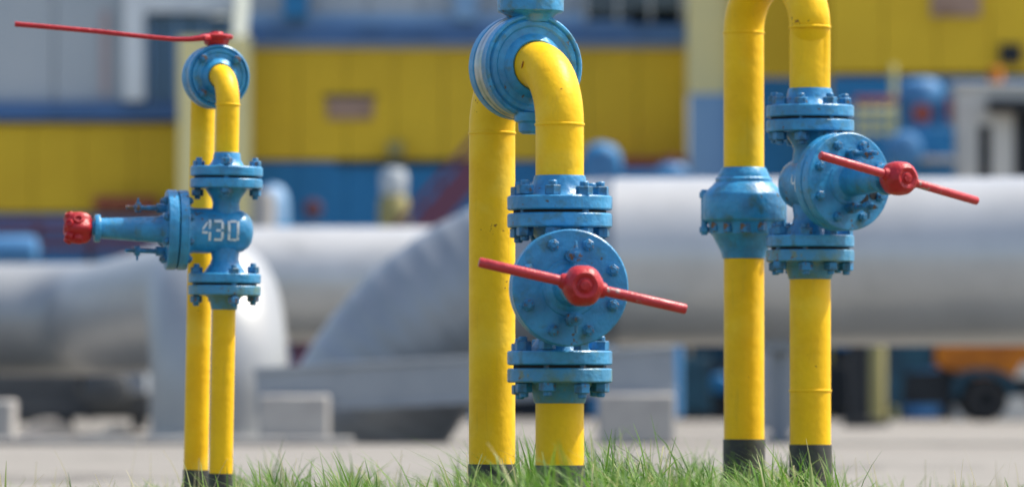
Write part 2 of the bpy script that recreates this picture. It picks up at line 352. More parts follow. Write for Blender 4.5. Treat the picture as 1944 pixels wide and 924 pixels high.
# rear pipe with its elbow up to the joint
pth = [rear + Vector((0, 0, -0.15)), rear + Vector((0, 0, hz - 0.02))] + arc(rear - d * Rb + UP * hz, d, UP, Rb, 0, pi / 2) 
p = standpipe(T1, pth, pr * 0.985, Z(880, D + 0.3), welds=())
weld(p, rear + Vector((0, 0, hz - 0.004)), pr * 0.985)
pth = [Vector((0, 0, zv + 0.143 + 0.055)), Vector((0, 0, hz - 0.02))] + arc(d * Rb + UP * hz, -d, UP, Rb, 0, pi / 2) + [d * (Rb + 0.012) + UP * zt]
e = MB().tube(pth, pr, 40).build('upper_elbow', M_yel, T1)
weld(e, (0, 0, hz - 0.002), pr)
MB().lathe([(0, 0), (0.006, 0.0), (0.0075, 0.001), (0.005, 0.002), (0, 0.0022)], 12, Tr(*(d * 0.060 + UP * (zt - 0.001) + Vector((-0.0448, -0.004, 0)))) @ Rt(-pi / 2 + 0.25, 'Y')).build('rust_spot', M_rust, e)
gate_valve(T1, (0, 0, zv), R(6.6), 1.0, pr, True, hd=0.06)

def axis_M(p, d):   # local z along d
    return Tr(*p) @ d.to_track_quat('Z', 'Y').to_matrix().to_4x4()
# insulating flange joint on the horizontal run: part with its own sub-parts
jl = Lh - 2 * Rb - 0.012
c0 = d * (Rb + 0.006) + UP * zt
JM = axis_M(c0, d)
def joint(parent, JM, jl, fr, pr, nb, ring_mat):
    q = MB().lathe([(pr + 0.001, -0.010), (pr + 0.004, -0.012), (pr + 0.010, -0.006), (pr + 0.016, 0.002), (fr * 0.74, 0.003), (fr * 0.78, 0.0), (fr * 0.86, 0.0), (fr * 0.90, 0.004), (fr * 0.93, 0.0), (fr - 0.003, 0.0), (fr, 0.003), (fr, jl * 0.26), (fr - 0.002, jl * 0.28), (pr, jl * 0.28)], 56).build('flange_joint', M_blue, parent, JM)
    MB().lathe([(pr, jl * 0.285), (fr * 0.97, jl * 0.285), (fr * 0.99, jl * 0.31), (fr * 0.99, jl * 0.43), (fr * 0.96, jl * 0.46), (fr * 0.96, jl * 0.52), (fr * 0.99, jl * 0.55), (fr * 0.99, jl * 0.68), (fr * 0.97, jl * 0.71), (pr, jl * 0.71)], 56).build('clamp_ring', ring_mat, q)
    MB().lathe([(pr, jl * 0.72), (fr - 0.002, jl * 0.72), (fr, jl * 0.74), (fr, jl - 0.003), (fr - 0.003, jl), (pr + 0.018, jl), (pr + 0.004, jl + 0.012), (pr, jl + 0.012)], 56).build('rear_flange', M_blue, q)
    return q
J1 = joint(T1, JM, jl, 0.0985, pr, 8, M_zinc)
# drain boss under the joint, spindle housing on top
Mi = JM.inverted()
mid = c0 + d * (jl * 0.45)
MB().lathe([(0.0, -0.127), (0.020, -0.127), (0.026, -0.122), (0.027, -0.107), (0.034, -0.103), (0.036, -0.088)], 20, Mi @ Tr(*(mid - d * 0.03))).build('drain_boss', M_blue, J1)
hs = MB().lathe([(0.040, 0.084), (0.046, 0.096), (0.052, 0.100), (0.060, 0.1025), (0.0625, 0.105), (0.0625, 0.172), (0.0600, 0.176), (0.046, 0.178), (0.046, 0.205), (0.030, 0.21), (0.0, 0.212)], 40, Mi @ Tr(*(mid + Vector((0.008, 0, 0)))))
hs.build('spindle_housing', M_blue, J1)

# ---------- right riser
D = 12.54; s = F / D
T2 = thing('gas_riser', (X(1538, D), D, 0), 'yellow gas pipe pair with conical blue coupling and valve turned aside with red bar', 'gas valve', RISERS)
pr = 0.0452
rear = Vector(((1419 - 1538) / s, 0.195, 0)); d = rear.normalized(); Rb = rear.length / 2
zv = Z(349, D); hz = Z(52, D)
lo = standpipe(T2, [(0, 0, -0.15), (0, 0, zv - 0.143 - 0.055)], pr, Z(843, D), welds=(Z(741, D),))
mid = rear / 2
pth = [Vector((0, 0, zv + 0.143 + 0.055)), Vector((0, 0, hz))] + arc(mid + UP * hz, -d, UP, Rb, 0, pi, 28) + [rear + UP * (Z(322, D + 0.195))]
e = MB().tube(pth, pr, 40).build('upper_arch', M_yel, T2)
weld(e, (0, 0, hz), pr); weld(e, rear + UP * hz, pr)
standpipe(T2, [rear + UP * -0.15, rear + UP * Z(484, D + 0.195)], pr, Z(833, D + 0.195))
gate_valve(T2, (0, 0, zv), R(29.5), 1.0, pr, True, hole=True, hd=0.04, bl=0.207,
           marking=[(0.020, 0.018, 0.020, 0.0, 0.005), (0.021, -0.001, 0.036, -0.001, 0.005), (0.034, 0.018, 0.034, -0.020, 0.005),
                    (0.046, 0.017, 0.062, 0.017, 0.005), (0.062, 0.016, 0.062, -0.018, 0.005), (0.049, 0.0, 0.060, 0.0, 0.005), (0.046, -0.019, 0.062, -0.019, 0.005)], side=-1, w0=0.3)
Dr = D + 0.195
prof = [(38, 491), (41, 490), (44, 478), (60, 447), (64, 444), (66, 430), (69, 422), (77, 418), (79, 415), (79, 372), (77, 367), (60, 352), (56, 347), (54, 346), (54, 340), (49, 336), (48, 331), (43, 321), (41, 318), (38, 318)]
zz0 = Z(405, Dr)
cp = MB().lathe([(r * Dr / F, Z(y, Dr) - zz0) for r, y in prof], 56).build('conical_coupling', M_blue, T2, Tr(rear.x, rear.y, zz0))
zb_ = Z(428, Dr) - zz0
nm = MB().lathe([(0, zb_ - 0.016), (0.010, zb_ - 0.016), (0.0125, zb_ - 0.014), (0.0125, zb_ + 0.004), (0, zb_ + 0.004)], 6).mesh('coupling_nut', M_bolt)
cbm = nut_bolt_mesh('coupling_bolt', Z(430, Dr) - zz0, Z(376, Dr) - zz0, 0.011, 0.0075, 0.014, M_blue, 0.005)
for i in range(12):
    a = 2 * pi * i / 12
    if i in (0, 6): put('coupling_bolt', cbm, cp, Tr(0.0885 * cos(a), 0.0885 * sin(a), 0))
    else: put('coupling_nut', nm, cp, Tr(0.0735 * cos(a), 0.0735 * sin(a), random.uniform(-0.002, 0.002)) @ Rt(random.random(), 'Z'))

# ---------- left riser
D = 12.7; s = F / D
T3 = thing('gas_riser', (X(418.5, D), D, 0), 'slim yellow gas pipe pair with sideways 430 valve and long thin red lever on top', 'gas valve', RISERS, rot=(0, R(1.0), 0))
pr = 0.0262
k = 0.833
rear = Vector((-57 / s, 0.2, 0)); d = rear.normalized(); Lh = rear.length
zv = Z(438.5, D); zt = Z(142, D); Rb = 0.069; hz = zt - Rb
standpipe(T3, [(0, 0, -0.15), (0, 0, zv - 0.143 * k - 0.045)], pr, Z(898, D))
pth = [rear + UP * -0.15, rear + UP * (hz - 0.02)] + arc(rear - d * Rb + UP * hz, d, UP, Rb, 0, pi / 2)
standpipe(T3, pth, pr * 1.06, Z(892, D + 0.2))
pth = [UP * (zv + 0.143 * k + 0.045), UP * (hz - 0.01)] + arc(d * Rb + UP * hz, -d, UP, Rb, 0, pi / 2) + [d * (Rb + 0.012) + UP * zt]
e = MB().tube(pth, pr, 40).build('upper_elbow', M_yel, T3)
weld(e, (0, 0, hz + 0.002), pr)
st = []
hgt = 0.0235
def seg(u, w, *a): return (u, w) + a
u0 = -0.058
st += [(u0 + 0.018, -hgt, u0 + 0.018, -0.004, 0.0055), (u0 + 0.018, 0.003, u0 + 0.018, hgt, 0.0055), (u0 + 0.013, hgt * 0.75, u0 + 0.0015, 0.001, 0.0045), (u0, -0.0055, u0 + 0.013, -0.0055, 0.0055)]
u0 = -0.031
st += [(u0 + 0.001, hgt - 0.003, u0 + 0.019, hgt - 0.003, 0.006), (u0 + 0.019, hgt - 0.004, u0 + 0.019, 0.003, 0.0058), (u0 + 0.005, 0.0, u0 + 0.016, 0.0, 0.0055), (u0 + 0.019, -0.003, u0 + 0.019, -hgt + 0.004, 0.0058), (u0 + 0.001, -hgt + 0.003, u0 + 0.019, -hgt + 0.003, 0.006)]
u0 = 0.001
st += [(u0 + 0.002, hgt - 0.002, u0 + 0.002, -hgt + 0.002, 0.0058), (u0 + 0.022, hgt - 0.002, u0 + 0.022, -hgt + 0.002, 0.0058), (u0 + 0.005, hgt - 0.003, u0 + 0.019, hgt - 0.003, 0.0055), (u0 + 0.005, -hgt + 0.003, u0 + 0.019, -hgt + 0.003, 0.0055)]
gate_valve(T3, (0, 0, zv), R(-81), k, pr, False, marking=st, w0=0.55)
c0 = d * (Rb + 0.006) + UP * zt; jl = Lh - 2 * Rb - 0.012
JM = axis_M(c0, d); J3 = joint(T3, JM, jl, 0.0715, pr, 4, M_blue)
jb = nut_bolt_mesh('joint_bolt', 0.0, jl, 0.010, 0.006, 0.010, None, 0.004)
for i in range(4):
    a = 2 * pi * (i + 0.5) / 4
    put('joint_bolt', jb, J3, Tr(0.055 * cos(a), 0.055 * sin(a), 0))
Mi = JM.inverted(); mid = c0 + d * (jl * 0.5)
top = mid + UP * 0.066
MB().lathe([(0.016, 0.0), (0.018, 0.004), (0.024, 0.006), (0.027, 0.012), (0.028, 0.017), (0.034, 0.019), (0.036, 0.022), (0.036, 0.027), (0.032, 0.030), (0.016, 0.031), (0.013, 0.036), (0, 0.037)], 32, Mi @ Tr(*top), mod=lambda a: 1 + 0.05 * cos(6 * a)).build('lever_hub', M_red, J3)
lp = [(382, 70), (355, 74), (325, 74.5), (250, 69), (180, 62.5), (90, 56), (22, 51.5)]
pts = []
for i, (px, py) in enumerate(lp):
    pts.append(Vector(((px - 429 - 3) / s, mid.y - 0.05 - 0.02 * i / 6, Z(py, D) )))
lv = MB().tube([Mi @ q for q in [top + UP * 0.022] + pts], [0.009, 0.0072, 0.0056, 0.0053, 0.0053, 0.0055, 0.0057, 0.0060], 16).build('lever', M_red, J3)

# ------------------------------------------------------------------ silver pipelines behind
def smooth_path(pts, Rs, n=12):
    out = [Vector(pts[0])]
    for i in range(1, len(pts) - 1):
        p0, p1, p2 = Vector(pts[i - 1]), Vector(pts[i]), Vector(pts[i + 1])
        a = (p0 - p1).normalized(); b = (p2 - p1).normalized()
        ang = a.angle(b); tl = Rs[i - 1] / math.tan(ang / 2)
        s0 = p1 + a * tl; c = p1 + (a + b).normalized() * (Rs[i - 1] / sin(ang / 2))
        e1 = (s0 - c).normalized(); tot = pi - ang
        t = (-a); 
        for j in range(n + 1):
            q = tot * j / n; out.append(c + (e1 * cos(q) + t * sin(q)) * Rs[i - 1])
    out.append(Vector(pts[-1]))
    return out
def clad(parent, a, b, r, name, mater, lip=0.006, n=64):
    """one cladding sheet from a to b with a small overlapping lip at each end"""
    a, b = Vector(a), Vector(b); L = (b - a).length
    MM = axis_M(a, (b - a).normalized())
    return MB().lathe([(r - 0.02, 0.0), (r + lip, 0.0), (r + lip, 0.03), (r, 0.036), (r, L), (r - 0.02, L)], n, MM).build(name, mater, parent)
# pipeline A: horizontal from the right, mitred bend, then down into the ground
DA = 34.0; rA = 0.5
cA = P(1165, 497, DA); RbA = 1.64
TA = thing('gas_pipeline', (cA.x, DA, 0), 'big silver clad pipeline running right, its bend dropping into the ground behind the centre riser', 'pipeline', 'silver clad pipelines')
h0 = Vector((0, 0, cA.z)); cc = Vector((0, 0, cA.z - RbA))
NG = 20
q = [cc + Vector((-sin(R(4.7 * i)), 0, cos(R(4.7 * i)))) * RbA for i in range(NG + 1)]
MB().tube([Vector((X(2300, 33) - cA.x, -0.6, cA.z + 0.004)), Vector((2.2, -0.08, cA.z)), q[0]], rA, 72).build('straight_cladding', M_alu, TA)
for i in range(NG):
    clad(TA, q[i], q[i + 1] + (q[i + 1] - q[i]).normalized() * 0.05, rA - 0.001 * (i % 2), 'cladding_gore', M_alu_shade, 0.0035)  # gores take the cladding colour darkened for shade
# pipeline B behind
DB = 48.0; rB = 0.485
bz = Z(540, DB)
TB = thing('gas_pipeline', (X(700, DB), DB, 0), 'silver pipeline lying behind, seen between the left riser and the sloping pipe', 'pipeline', 'silver clad pipelines')
MB().tube([(X(330, DB) - X(700, DB), 0, bz), (X(1500, DB) - X(700, DB), 0, bz)], rB, 64).build('straight_cladding', M_alu, TB)
for px in (340, 1480):
    MB().box(X(px, DB) - X(700, DB) - 0.2, X(px, DB) - X(700, DB) + 0.2, -0.3, 0.3, 0, bz - rB + 0.03).build('saddle_support', M_steel, TB)
# pipeline C on the left: from the left, towards the viewer, then down
rC = 0.435; zc = Z(571, 36)
TC = thing('gas_pipeline', (X(417, 36), 36, 0), 'silver pipeline on the left with elbow turning down into the ground behind slim riser', 'pipeline', 'silver clad pipelines')
o3 = Vector((-X(417, 36), -36, 0))
c1 = P(190, 600, 44.5); c2 = Vector((X(417, 36), 36, zc))
c1.z = zc
pc = smooth_path([Vector((-26, 45.2, zc)), c1, c2, Vector((c2.x, 36.0, -0.4))], [0.75, 0.62], 10)
pc = [p_ + o3 for p_ in pc]
MB().tube(pc[:13], rC, 64).build('straight_cladding', M_alud, TC)
MB().tube(pc[12:], rC * 1.002, 64).build('elbow_cladding', M_alud, TC)
MB().lathe([(rC, 0), (rC + 0.03, 0), (rC + 0.03, 0.05), (rC, 0.05)], 48, Tr(0, 0, 0.0)).build('ground_collar', M_alu, TC)

# ------------------------------------------------------------------ supports
DBm = 33.0
xl, xr = X(488, DBm), X(1285, DBm)
zl = (Z(787, DBm), Z(697, DBm)); zr = (Z(745, DBm), Z(652, DBm))
bt = thing('support_beam', (xl, DBm, 0), 'long grey steel beam lying on concrete blocks in front of sloping pipe', 'beam')
L = xr - xl; ang = math.atan((zr[0] - zl[0]) / L)
bm = MB(); hh = zl[1] - zl[0]
MBm = Tr(0, 0, zl[0]) @ Rt(-ang, 'Y')
MB().box(0, L, -0.10, 0.18, 0, 0.03, MBm, 0.004).build('lower_plate', M_steel, bt)
MB().box(0, L, -0.10, 0.18, hh - 0.03, hh, MBm, 0.004).build('upper_plate', M_steel, bt)
MB().box(0.005, L - 0.005, -0.085, 0.16, 0.03, hh - 0.03, MBm).build('web_plate', M_steel, bt)
def block(px0, px1, py0, Dd, dep, label, grp='concrete support blocks'):
    x0, x1 = X(px0, Dd), X(px1, Dd); z1 = Z(py0, Dd)
    b = MB().box(-(x1 - x0) / 2, (x1 - x0) / 2, 0, dep, 0, z1, None, 0.015).build('concrete_block', M_conc)
    b.location = ((x0 + x1) / 2, Dd, 0)
    return tag(b, label, 'concrete block', grp)
block(492, 624, 749, 32.55, 0.33, 'pale concrete block under the left end of the grey beam')
block(1136, 1282, 746, 32.55, 0.33, 'grey concrete block under the right end of the grey beam')
block(-40, 24, 758, 34.5, 0.4, 'small concrete block at the far left edge under pipeline')
# raised kerb in front of the pipes on the left
kb = MB()
for i in range(9):
    pass
kx = X(-260, 32.4)
for i in range(7):
    kb2 = MB().box(kx + i * 0.4, kx + i * 0.4 + 0.392, 32.3, 32.5, 0, 0.045, None, 0.008)
    o = kb2.build('kerb_stone', M_conc)
    tag(o, kind='structure')
# sand heaps under pipeline C
def heap(px, D_, w, h, label):
    b = MB(); n = 14; vs = []; fs = []
    rr = random.Random(int(px))
    for i in range(n + 1):
        for j in range(n + 1):
            u, v_ = i / n * 2 - 1, j / n * 2 - 1
            q = max(0, 1 - (u * u + v_ * v_)); z = h * q ** 1.3 * (0.75 + 0.5 * rr.random())
            vs.append((u * w, v_ * w * 0.8, z - 0.003))
    for i in range(n):
        for j in range(n):
            a = i * (n + 1) + j; fs.append((a, a + n + 1, a + n + 2, a + 1))
    b.add(vs, fs); o = b.build('sand_heap', M_sand, None, None, 80); o.location = (X(px, D_), D_, 0.002)
    tag(o, label, 'sand heap', 'sand heaps under the left pipeline'); return o
heap(95, 39, 0.26, 0.11, 'pale sand heap under the left pipeline, nearer the left edge')
heap(230, 38.5, 0.2, 0.08, 'pale sand heap just left of the downward silver pipe')

# ------------------------------------------------------------------ buildings far behind
class Bld:
    """a building front whose parts are given by the pixels they fill at distance D"""
    def __init__(s, name, D, px, label, cat):
        s.D = D; s.x = X(px, D); s.t = thing(name, (s.x, D, 0), label, cat)
    def b(s, name, px0, px1, py0, py1, m, dep=0.3, out=0.0, parent=None, c=0.0, D=None):
        D = s.D
        return MB().box(X(px0, D) - s.x, X(px1, D) - s.x, -out, dep, Z(py1, D) if py1 is not None else 0.0, Z(py0, D), None, c).build(name, m, parent or s.t)
    def sheets(s, px0, px1, py0, py1, n, m, dep, out):
        for i in range(n):
            a = px0 + (px1 - px0) * i / n; c_ = px0 + (px1 - px0) * (i + 1) / n - 1.6
            s.b('wall_sheet', a, c_, py0, py1, m, dep - 0.004 * (i % 3), out + 0.003 * ((i * 7) % 4))
    def window(s, px0, px1, py0, py1, nx=2, fm=None, gm=None):
        w = s.b('window', px0, px1, py0, py1, gm or M_glass, 0.05, 0.02)
        D = s.D; fw = 6
        for k in range(nx + 1):
            a = px0 + (px1 - px0) * k / nx
            s.b('window_frame', a - fw / 2, a + fw / 2, py0 - 3, py1 + 3, fm or M_bgrey, 0.0, 0.06, w)
        return w

b = Bld('industrial_building', 75, 890, 'long yellow building with blue trim and grey upper wall behind the centre riser', 'building')
b.b('wall_core', 470, 1306, -260, None, M_bgrey, 7.0, -0.3)
b.sheets(474, 1303, 94, 303, 9, M_byel, 0.299, 0.0)
b.b('blue_trim', 470, 1306, 48, 84, M_btrim, 0.3, 0.12)
b.b('trim_ledge', 470, 1306, 84, 92, M_bgrey, 0.3, 0.05)
b.b('blue_sill', 470, 1306, 28, 48, M_pblue, 0.299, 0.02)
b.sheets(474, 1303, 308, 640, 9, M_bblue, 0.296, 0.0)
b.b('shaded_wall_foot', 474, 1303, 640, None, M_dark, 0.297, 0.0)  # lower wall painted dark for the shade behind the pipes
b.b('dark_strip', 640, 930, 303, 314, M_dark, 0.29, 0.05)  # dark strip between the yellow and the blue sheets
np_ = b.b('name_plate', 620, 708, 186, 226, M_plate, 0.02, 0.04)
b.b('plate_frame', 614, 714, 180, 186, M_dark, 0.0, 0.05, np_)
b.b('grey_lamp_box', 735, 766, 270, 300, M_olive, 0.0, 0.25)
for a in (500, 600, 700, 800): b.b('upper_panel', a, a + 97, -230, 28, M_bgrey, 0.299, -0.1)
b.b('blue_hopper', 540, 585, -40, 36, M_bblue, 0.3, 0.5)
b.b('blue_downpipe', 862, 905, -230, 40, M_pblue, 0.3, 0.2)
b.window(1112, 1296, -120, 40, 3)
b.window(1200, 1302, 20, 46, 1, M_dark)
b.b('red_cable_tray', 1125, 1305, 300, 320, M_bred, 0.1, 0.4)
b.b('roof_slab', 462, 1312, -275, -260, M_btrim, 7.2, 0.25)

c = Bld('sunlit_side_pillar', 73.5, 1343, 'tall corner pillar standing for a sunlit side wall, cream above and pale blue below, left of the right riser', 'pillar')  # box in place of a side wall catching the sun
c.b('cream_upper', 1306, 1392, -260, 178, M_cream, 0.55, 0.0)
c.b('blue_lower', 1310, 1388, 178, 630, M_pblue, 0.5, 0.0)
c.b('shaded_foot', 1312, 1386, 630, None, M_dblue, 0.49, 0.0)  # pillar foot in the blue darkened for shade below the pipe

c = Bld('sunlit_side_pillar', 74.2, 410, 'pale yellow pillar standing for a sunlit side wall, directly behind the slim left riser', 'pillar')
c.b('cream_upper', 338, 474, 70, 420, M_cream, 0.5, 0.0)
c.b('blue_lower', 342, 470, 420, None, M_pblue, 0.48, 0.0)

b = Bld('industrial_building', 76, 150, 'yellow and grey building with white corner post behind the long red lever', 'building')
b.b('wall_core', -2200, 360, -260, None, M_bgrey, 7.0, -0.3)
b.sheets(-2200, 345, 236, 402, 27, M_byel, 0.299, 0.0)
b.b('blue_trim', -2200, 352, 194, 228, M_btrim, 0.3, 0.12)
b.b('blue_base', -2200, 345, 408, 640, M_bblue, 0.298, 0.0)
b.b('shaded_wall_foot', -2200, 345, 640, None, M_dark, 0.297, 0.0)  # shade at the foot of the wall painted as a dark band
b.b('rust_rail', 180, 300, 374, 398, M_bred, 0.1, 0.3)
b.b('grey_wall_panel', -2200, 100, -200, 192, M_bgrey, 0.299, -0.05)
b.b('grey_wall_panel', 103, 232, -200, 192, M_bgrey, 0.299, -0.05)
b.b('pale_red_stripe', 192, 205, 20, 180, mat('faded_red', (0.46, 0.36, 0.35), 0.6), 0.0, 0.02)
b.b('roof_slab', -2220, 380, -280, -260, M_btrim, 7.2, 0.25)
b.b('white_post', 236, 276, -200, 192, M_bwhite, 0.29, 0.25)
b.b('white_lintel', 276, 445, -60, 26, M_bwhite, 0.28, 0.22)
b.window(284, 440, 32, 192, 3, M_pblue, M_bglass)

b = Bld('industrial_building', 72, 1800, 'tall yellow building with dark blue base behind the right riser', 'building')
b.b('wall_core', 1580,  3600, -260, None, M_byel, 7.0, -0.3)
b.sheets(1578, 3600, -250, 138, 20, M_byel, 0.299, 0.0)
b.b('blue_base', 1580, 3600, 146, 660, M_bblue, 0.298, 0.0)
b.b('shaded_wall_foot', 1580, 3600, 660, None, M_dark, 0.297, 0.0)  # dark band paints the shade seen under the big pipe
np_ = b.b('name_plate', 1768, 1862, -18, 32, M_plate, 0.02, 0.05)
b.b('dark_vent', 1898, 1940, 84, 122, M_dark, 0.0, 0.06)
b.b('roof_slab', 1570, 2520, -280, -260, M_btrim, 7.2, 0.25)
b = Bld('blue_panel_wall', 73, 1440, 'blue panel wall closing the gap below the cream pillar', 'wall')
b.b('wall_panel', 1390, 1580, -250, 145, M_byel, 0.3, -0.6)
b.b('wall_panel', 1390, 1580, 145, None, M_bblue, 0.3, -0.6)

# ------------------------------------------------------------------ yard equipment between pipes and buildings
def eq(name, px, D, label, cat, group=None): 
    t = thing(name, (X(px, D), D, 0), label, cat, group); t['D'] = D
    return t
def pb(t, name, px0, px1, py0, py1, m, dep=0.3, y0=0.0, c=0.01, parent=None):
    D = t['D']; x = t.location.x
    return MB().box(X(px0, D) - x, X(px1, D) - x, y0, y0 + dep, Z(py1, D) if py1 is not None else 0, Z(py0, D), None, c).build(name, m, parent or t)
def plathe(t, name, px, y, prof_px, m, n=24, parent=None, horiz=False):
    D = t['D']; x = t.location.x; k_ = D / F
    if horiz:   # axis towards the viewer
        return MB().lathe([(r * k_, z * k_) for r, z in prof_px], n, Tr(X(px, D) - x, 0, Z(y, D)) @ Rt(pi / 2, 'X')).build(name, m, parent or t)
    return MB().lathe([(r * k_, Z(z, D)) for r, z in prof_px], n, Tr(X(px, D) - x, y, 0)).build(name, m, parent or t)

t = eq('filter_vessel', 515, 62, 'round-topped blue and beige vessel just right of slim riser', 'tank')
plathe(t, 'shell', 517, 0.2, [(30, 790), (30, 400), (29, 380), (24, 362), (14, 352), (0, 349)], M_pblue)
plathe(t, 'beige_jacket', 500, 0.0, [(0, 790), (22, 790), (22, 375), (20, 366), (0, 362)], M_conc)
plathe(t, 'flange_band', 517, 0.2, [(30, 432), (34, 432), (34, 424), (30, 424)], M_blue)
t = eq('valve_post', 747, 63, 'white and pale yellow capped post in front of blue wall', 'bollard')
plathe(t, 'post', 747, 0.0, [(18, 790), (18, 440), (20, 436)], M_paley)
plathe(t, 'yellow_drum', 747, 0.0, [(10, 436), (27, 430), (30, 415), (28, 378), (22, 370)], M_olive)
plathe(t, 'white_cap', 747, 0.0, [(22, 370), (25, 362), (25, 332), (20, 322), (0, 318)], M_bgrey)
t = eq('small_motor', 594, 66, 'small dark red motor on bracket before blue wall', 'motor')
plathe(t, 'housing', 594, 397, [(0, -14), (16, -14), (18, -8), (18, 30), (12, 34), (0, 34)], mat('motor_maroon', (0.10, 0.03, 0.04), 0.6), 20, None, True)
pb(t, 'bracket', 585, 603, 415, None, M_bblue, 0.2, 0.02)
# maroon stair rail
t = eq('stair_handrail', 835, 58, 'maroon sloping stair side beside the sloping silver pipe', 'handrail')
D = 58; x = t.location.x
A0, A1 = P(770, 470, D), P(905, 318, D)
A0.x -= x; A1.x -= x; A0.y = A1.y = 0
dv = (A1 - A0).normalized(); nv = Vector((-dv.z, 0, dv.x))
w = 0.11
def slab(a, b_, w, y0, y1):
    q = [a - nv * w, b_ - nv * w, b_ + nv * w, a + nv * w]
    vs = [(p_.x, y0, p_.z) for p_ in q] + [(p_.x, y1, p_.z) for p_ in q]
    return MB().add(vs, [(0, 1, 2, 3), (7, 6, 5, 4), (0, 4, 5, 1), (1, 5, 6, 2), (2, 6, 7, 3), (3, 7, 4, 0)])
slab(A0 - dv * 2.0, A1 + dv * 0.3, 0.13, 0, 0.06).build('stringer', M_purple, t)
slab(A0 - dv * 2.0 + nv * 0.22, A1 + dv * 0.3 + nv * 0.22, 0.03, 0.0, 0.05).build('rail', M_purple, t)
for i in range(5):
    a = A0 + (A1 - A0) * i / 4
    MB().box(a.x - 0.02, a.x + 0.02, 0.065, 0.10, a.z - 0.1, a.z + 0.25).build('rail_post', M_purple, t)
MB().box(A1.x - 0.05, A1.x + 0.05, 0.11, 0.2, 0, A1.z).build('leg', M_bblue, t)
# blue valve dome right of the centre riser
t = eq('blue_valve', 1140, 58, 'round blue valve top rising behind the big pipe, right of the centre arch', 'valve')
plathe(t, 'body', 1142, 0.0, [(22, 790), (22, 350), (30, 345), (38, 335), (40, 312), (36, 292), (26, 278), (12, 272), (0, 270)], M_bblue)
plathe(t, 'side_flange', 1142, 318, [(0, 20), (30, 20), (32, 26), (32, 40), (0, 42)], M_mblue, 24, None, True)
pb(t, 'connecting_pipe', 1180, 1310, 322, 352, M_bblue, 0.15, 0.0)
t = eq('blue_valve', 1275, 60, 'low pale blue valve between the centre riser bar and cream pillar', 'valve')
plathe(t, 'body', 1275, 0.0, [(20, 790), (20, 345), (28, 338), (30, 322), (22, 312), (0, 308)], M_mblue)
plathe(t, 'stem', 1275, 0.0, [(5, 310), (5, 300), (10, 299), (10, 294), (0, 293)], M_bred)
# cluster on the right
t = eq('blue_pump', 1755, 69, 'domed blue pump unit with red wheel left of the pale cabinet', 'pump')
plathe(t, 'dome', 1752, 0.2, [(36, 790), (36, 205), (42, 200), (44, 188), (42, 165), (32, 152), (14, 146), (0, 145)], M_mblue)
plathe(t, 'red_wheel', 1750, 216, [(0, 4), (8, 4), (9, 8), (17, 9), (19, 11), (19, 15), (0, 16)], M_bred, 20, None, True)
pb(t, 'pump_housing', 1716, 1808, 246, 340, M_bblue, 0.4, -0.25)
plathe(t, 'suction_bulb', 1712, 288, [(0, 40), (22, 44), (32, 55), (36, 66), (30, 82), (14, 90), (0, 92)], M_mblue, 24, None, True)
pb(t, 'red_pipe', 1796, 1806, 188, 232, M_bred, 0.1, -0.1)
pb(t, 'base_rail', 1700, 1812, 300, 312, M_conc, 0.1, -0.4)
t = eq('rung_rack', 1660, 69, 'pale yellow rung rack with red top bar right of the turned valve', 'rack')
pb(t, 'top_bar', 1622, 1704, 184, 197, M_bred, 0.12)
for i in range(4):
    pb(t, 'upright', 1626 + i * 24, 1633 + i * 24, 198, None if i in (0, 3) else 262, M_paley, 0.06)
for i in range(3):
    pb(t, 'rung', 1622, 1704, 206 + i * 20, 214 + i * 20, M_paley, 0.05, -0.06)
t = eq('pole', 1697, 70, 'thin pale yellow pole standing above the rung rack', 'pole')
plathe(t, 'shaft', 1697, 0.0, [(6, 790), (6, 125), (0, 122)], M_paley, 12)
t = eq('control_cabinet', 1880, 69, 'pale grey control cabinet with dark slot and orange lamp above the big pipe', 'cabinet')
pb(t, 'housing', 1813, 1975, 166, None, M_cab, 0.6)
pb(t, 'roof', 1806, 1985, 158, 167, M_cab, 0.7, -0.05)
pb(t, 'door_slot', 1858, 1882, 238, 420, M_dark, 0.02, -0.01, 0)
pb(t, 'canopy', 1874, 1990, 190, 214, M_dark, 0.3, -0.3)
pb(t, 'side_panel', 1926, 1974, 214, 420, M_dark, 0.02, -0.02, 0)
plathe(t, 'lamp', 1892, 0.1, [(8, 160), (14, 156), (14, 136), (10, 128), (0, 125)], M_orange, 16)
# left edge
t = eq('blue_tank', 30, 60, 'small blue tank above the left pipeline at the left edge', 'tank')
D = 60
MB().lathe([(0, -0.45), (0.12, -0.44), (0.16, -0.40), (0.17, -0.35), (0.17, 0.12), (0.16, 0.20), (0.1, 0.24), (0, 0.25)], 24, Tr(0, 0, Z(478, D)) @ Rt(pi / 2, 'Y')).build('shell', M_mblue, t)
pb(t, 'cradle', 0, 60, 500, None, M_dark, 0.3)
t = eq('pipe_rack', 90, 66, 'dark purple pipe rack behind the small blue tank', 'rack')
for i in range(3): pb(t, 'rack_bar', -60, 345, 418 + i * 22, 432 + i * 22, M_purple, 0.12, 0.1 * i)
for px in (-40, 60, 160, 330): pb(t, 'rack_leg', px, px + 12, 412, None, M_dark, 0.1, 0.35)
# equipment under pipeline C, its colour darkened for the shade there
t = eq('dark_skid', 150, 50, 'dark machinery skid in shade under the left pipeline', 'machinery')
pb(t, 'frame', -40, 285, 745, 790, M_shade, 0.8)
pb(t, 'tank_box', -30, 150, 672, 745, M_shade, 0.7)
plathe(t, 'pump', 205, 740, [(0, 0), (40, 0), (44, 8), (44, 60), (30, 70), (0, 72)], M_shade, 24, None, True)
pb(t, 'motor_box', 160, 276, 680, 745, M_steel, 0.6, 0.1)
for px in (-20, 110, 250): pb(t, 'foot', px, px + 26, 790, None, M_dark, 0.3)
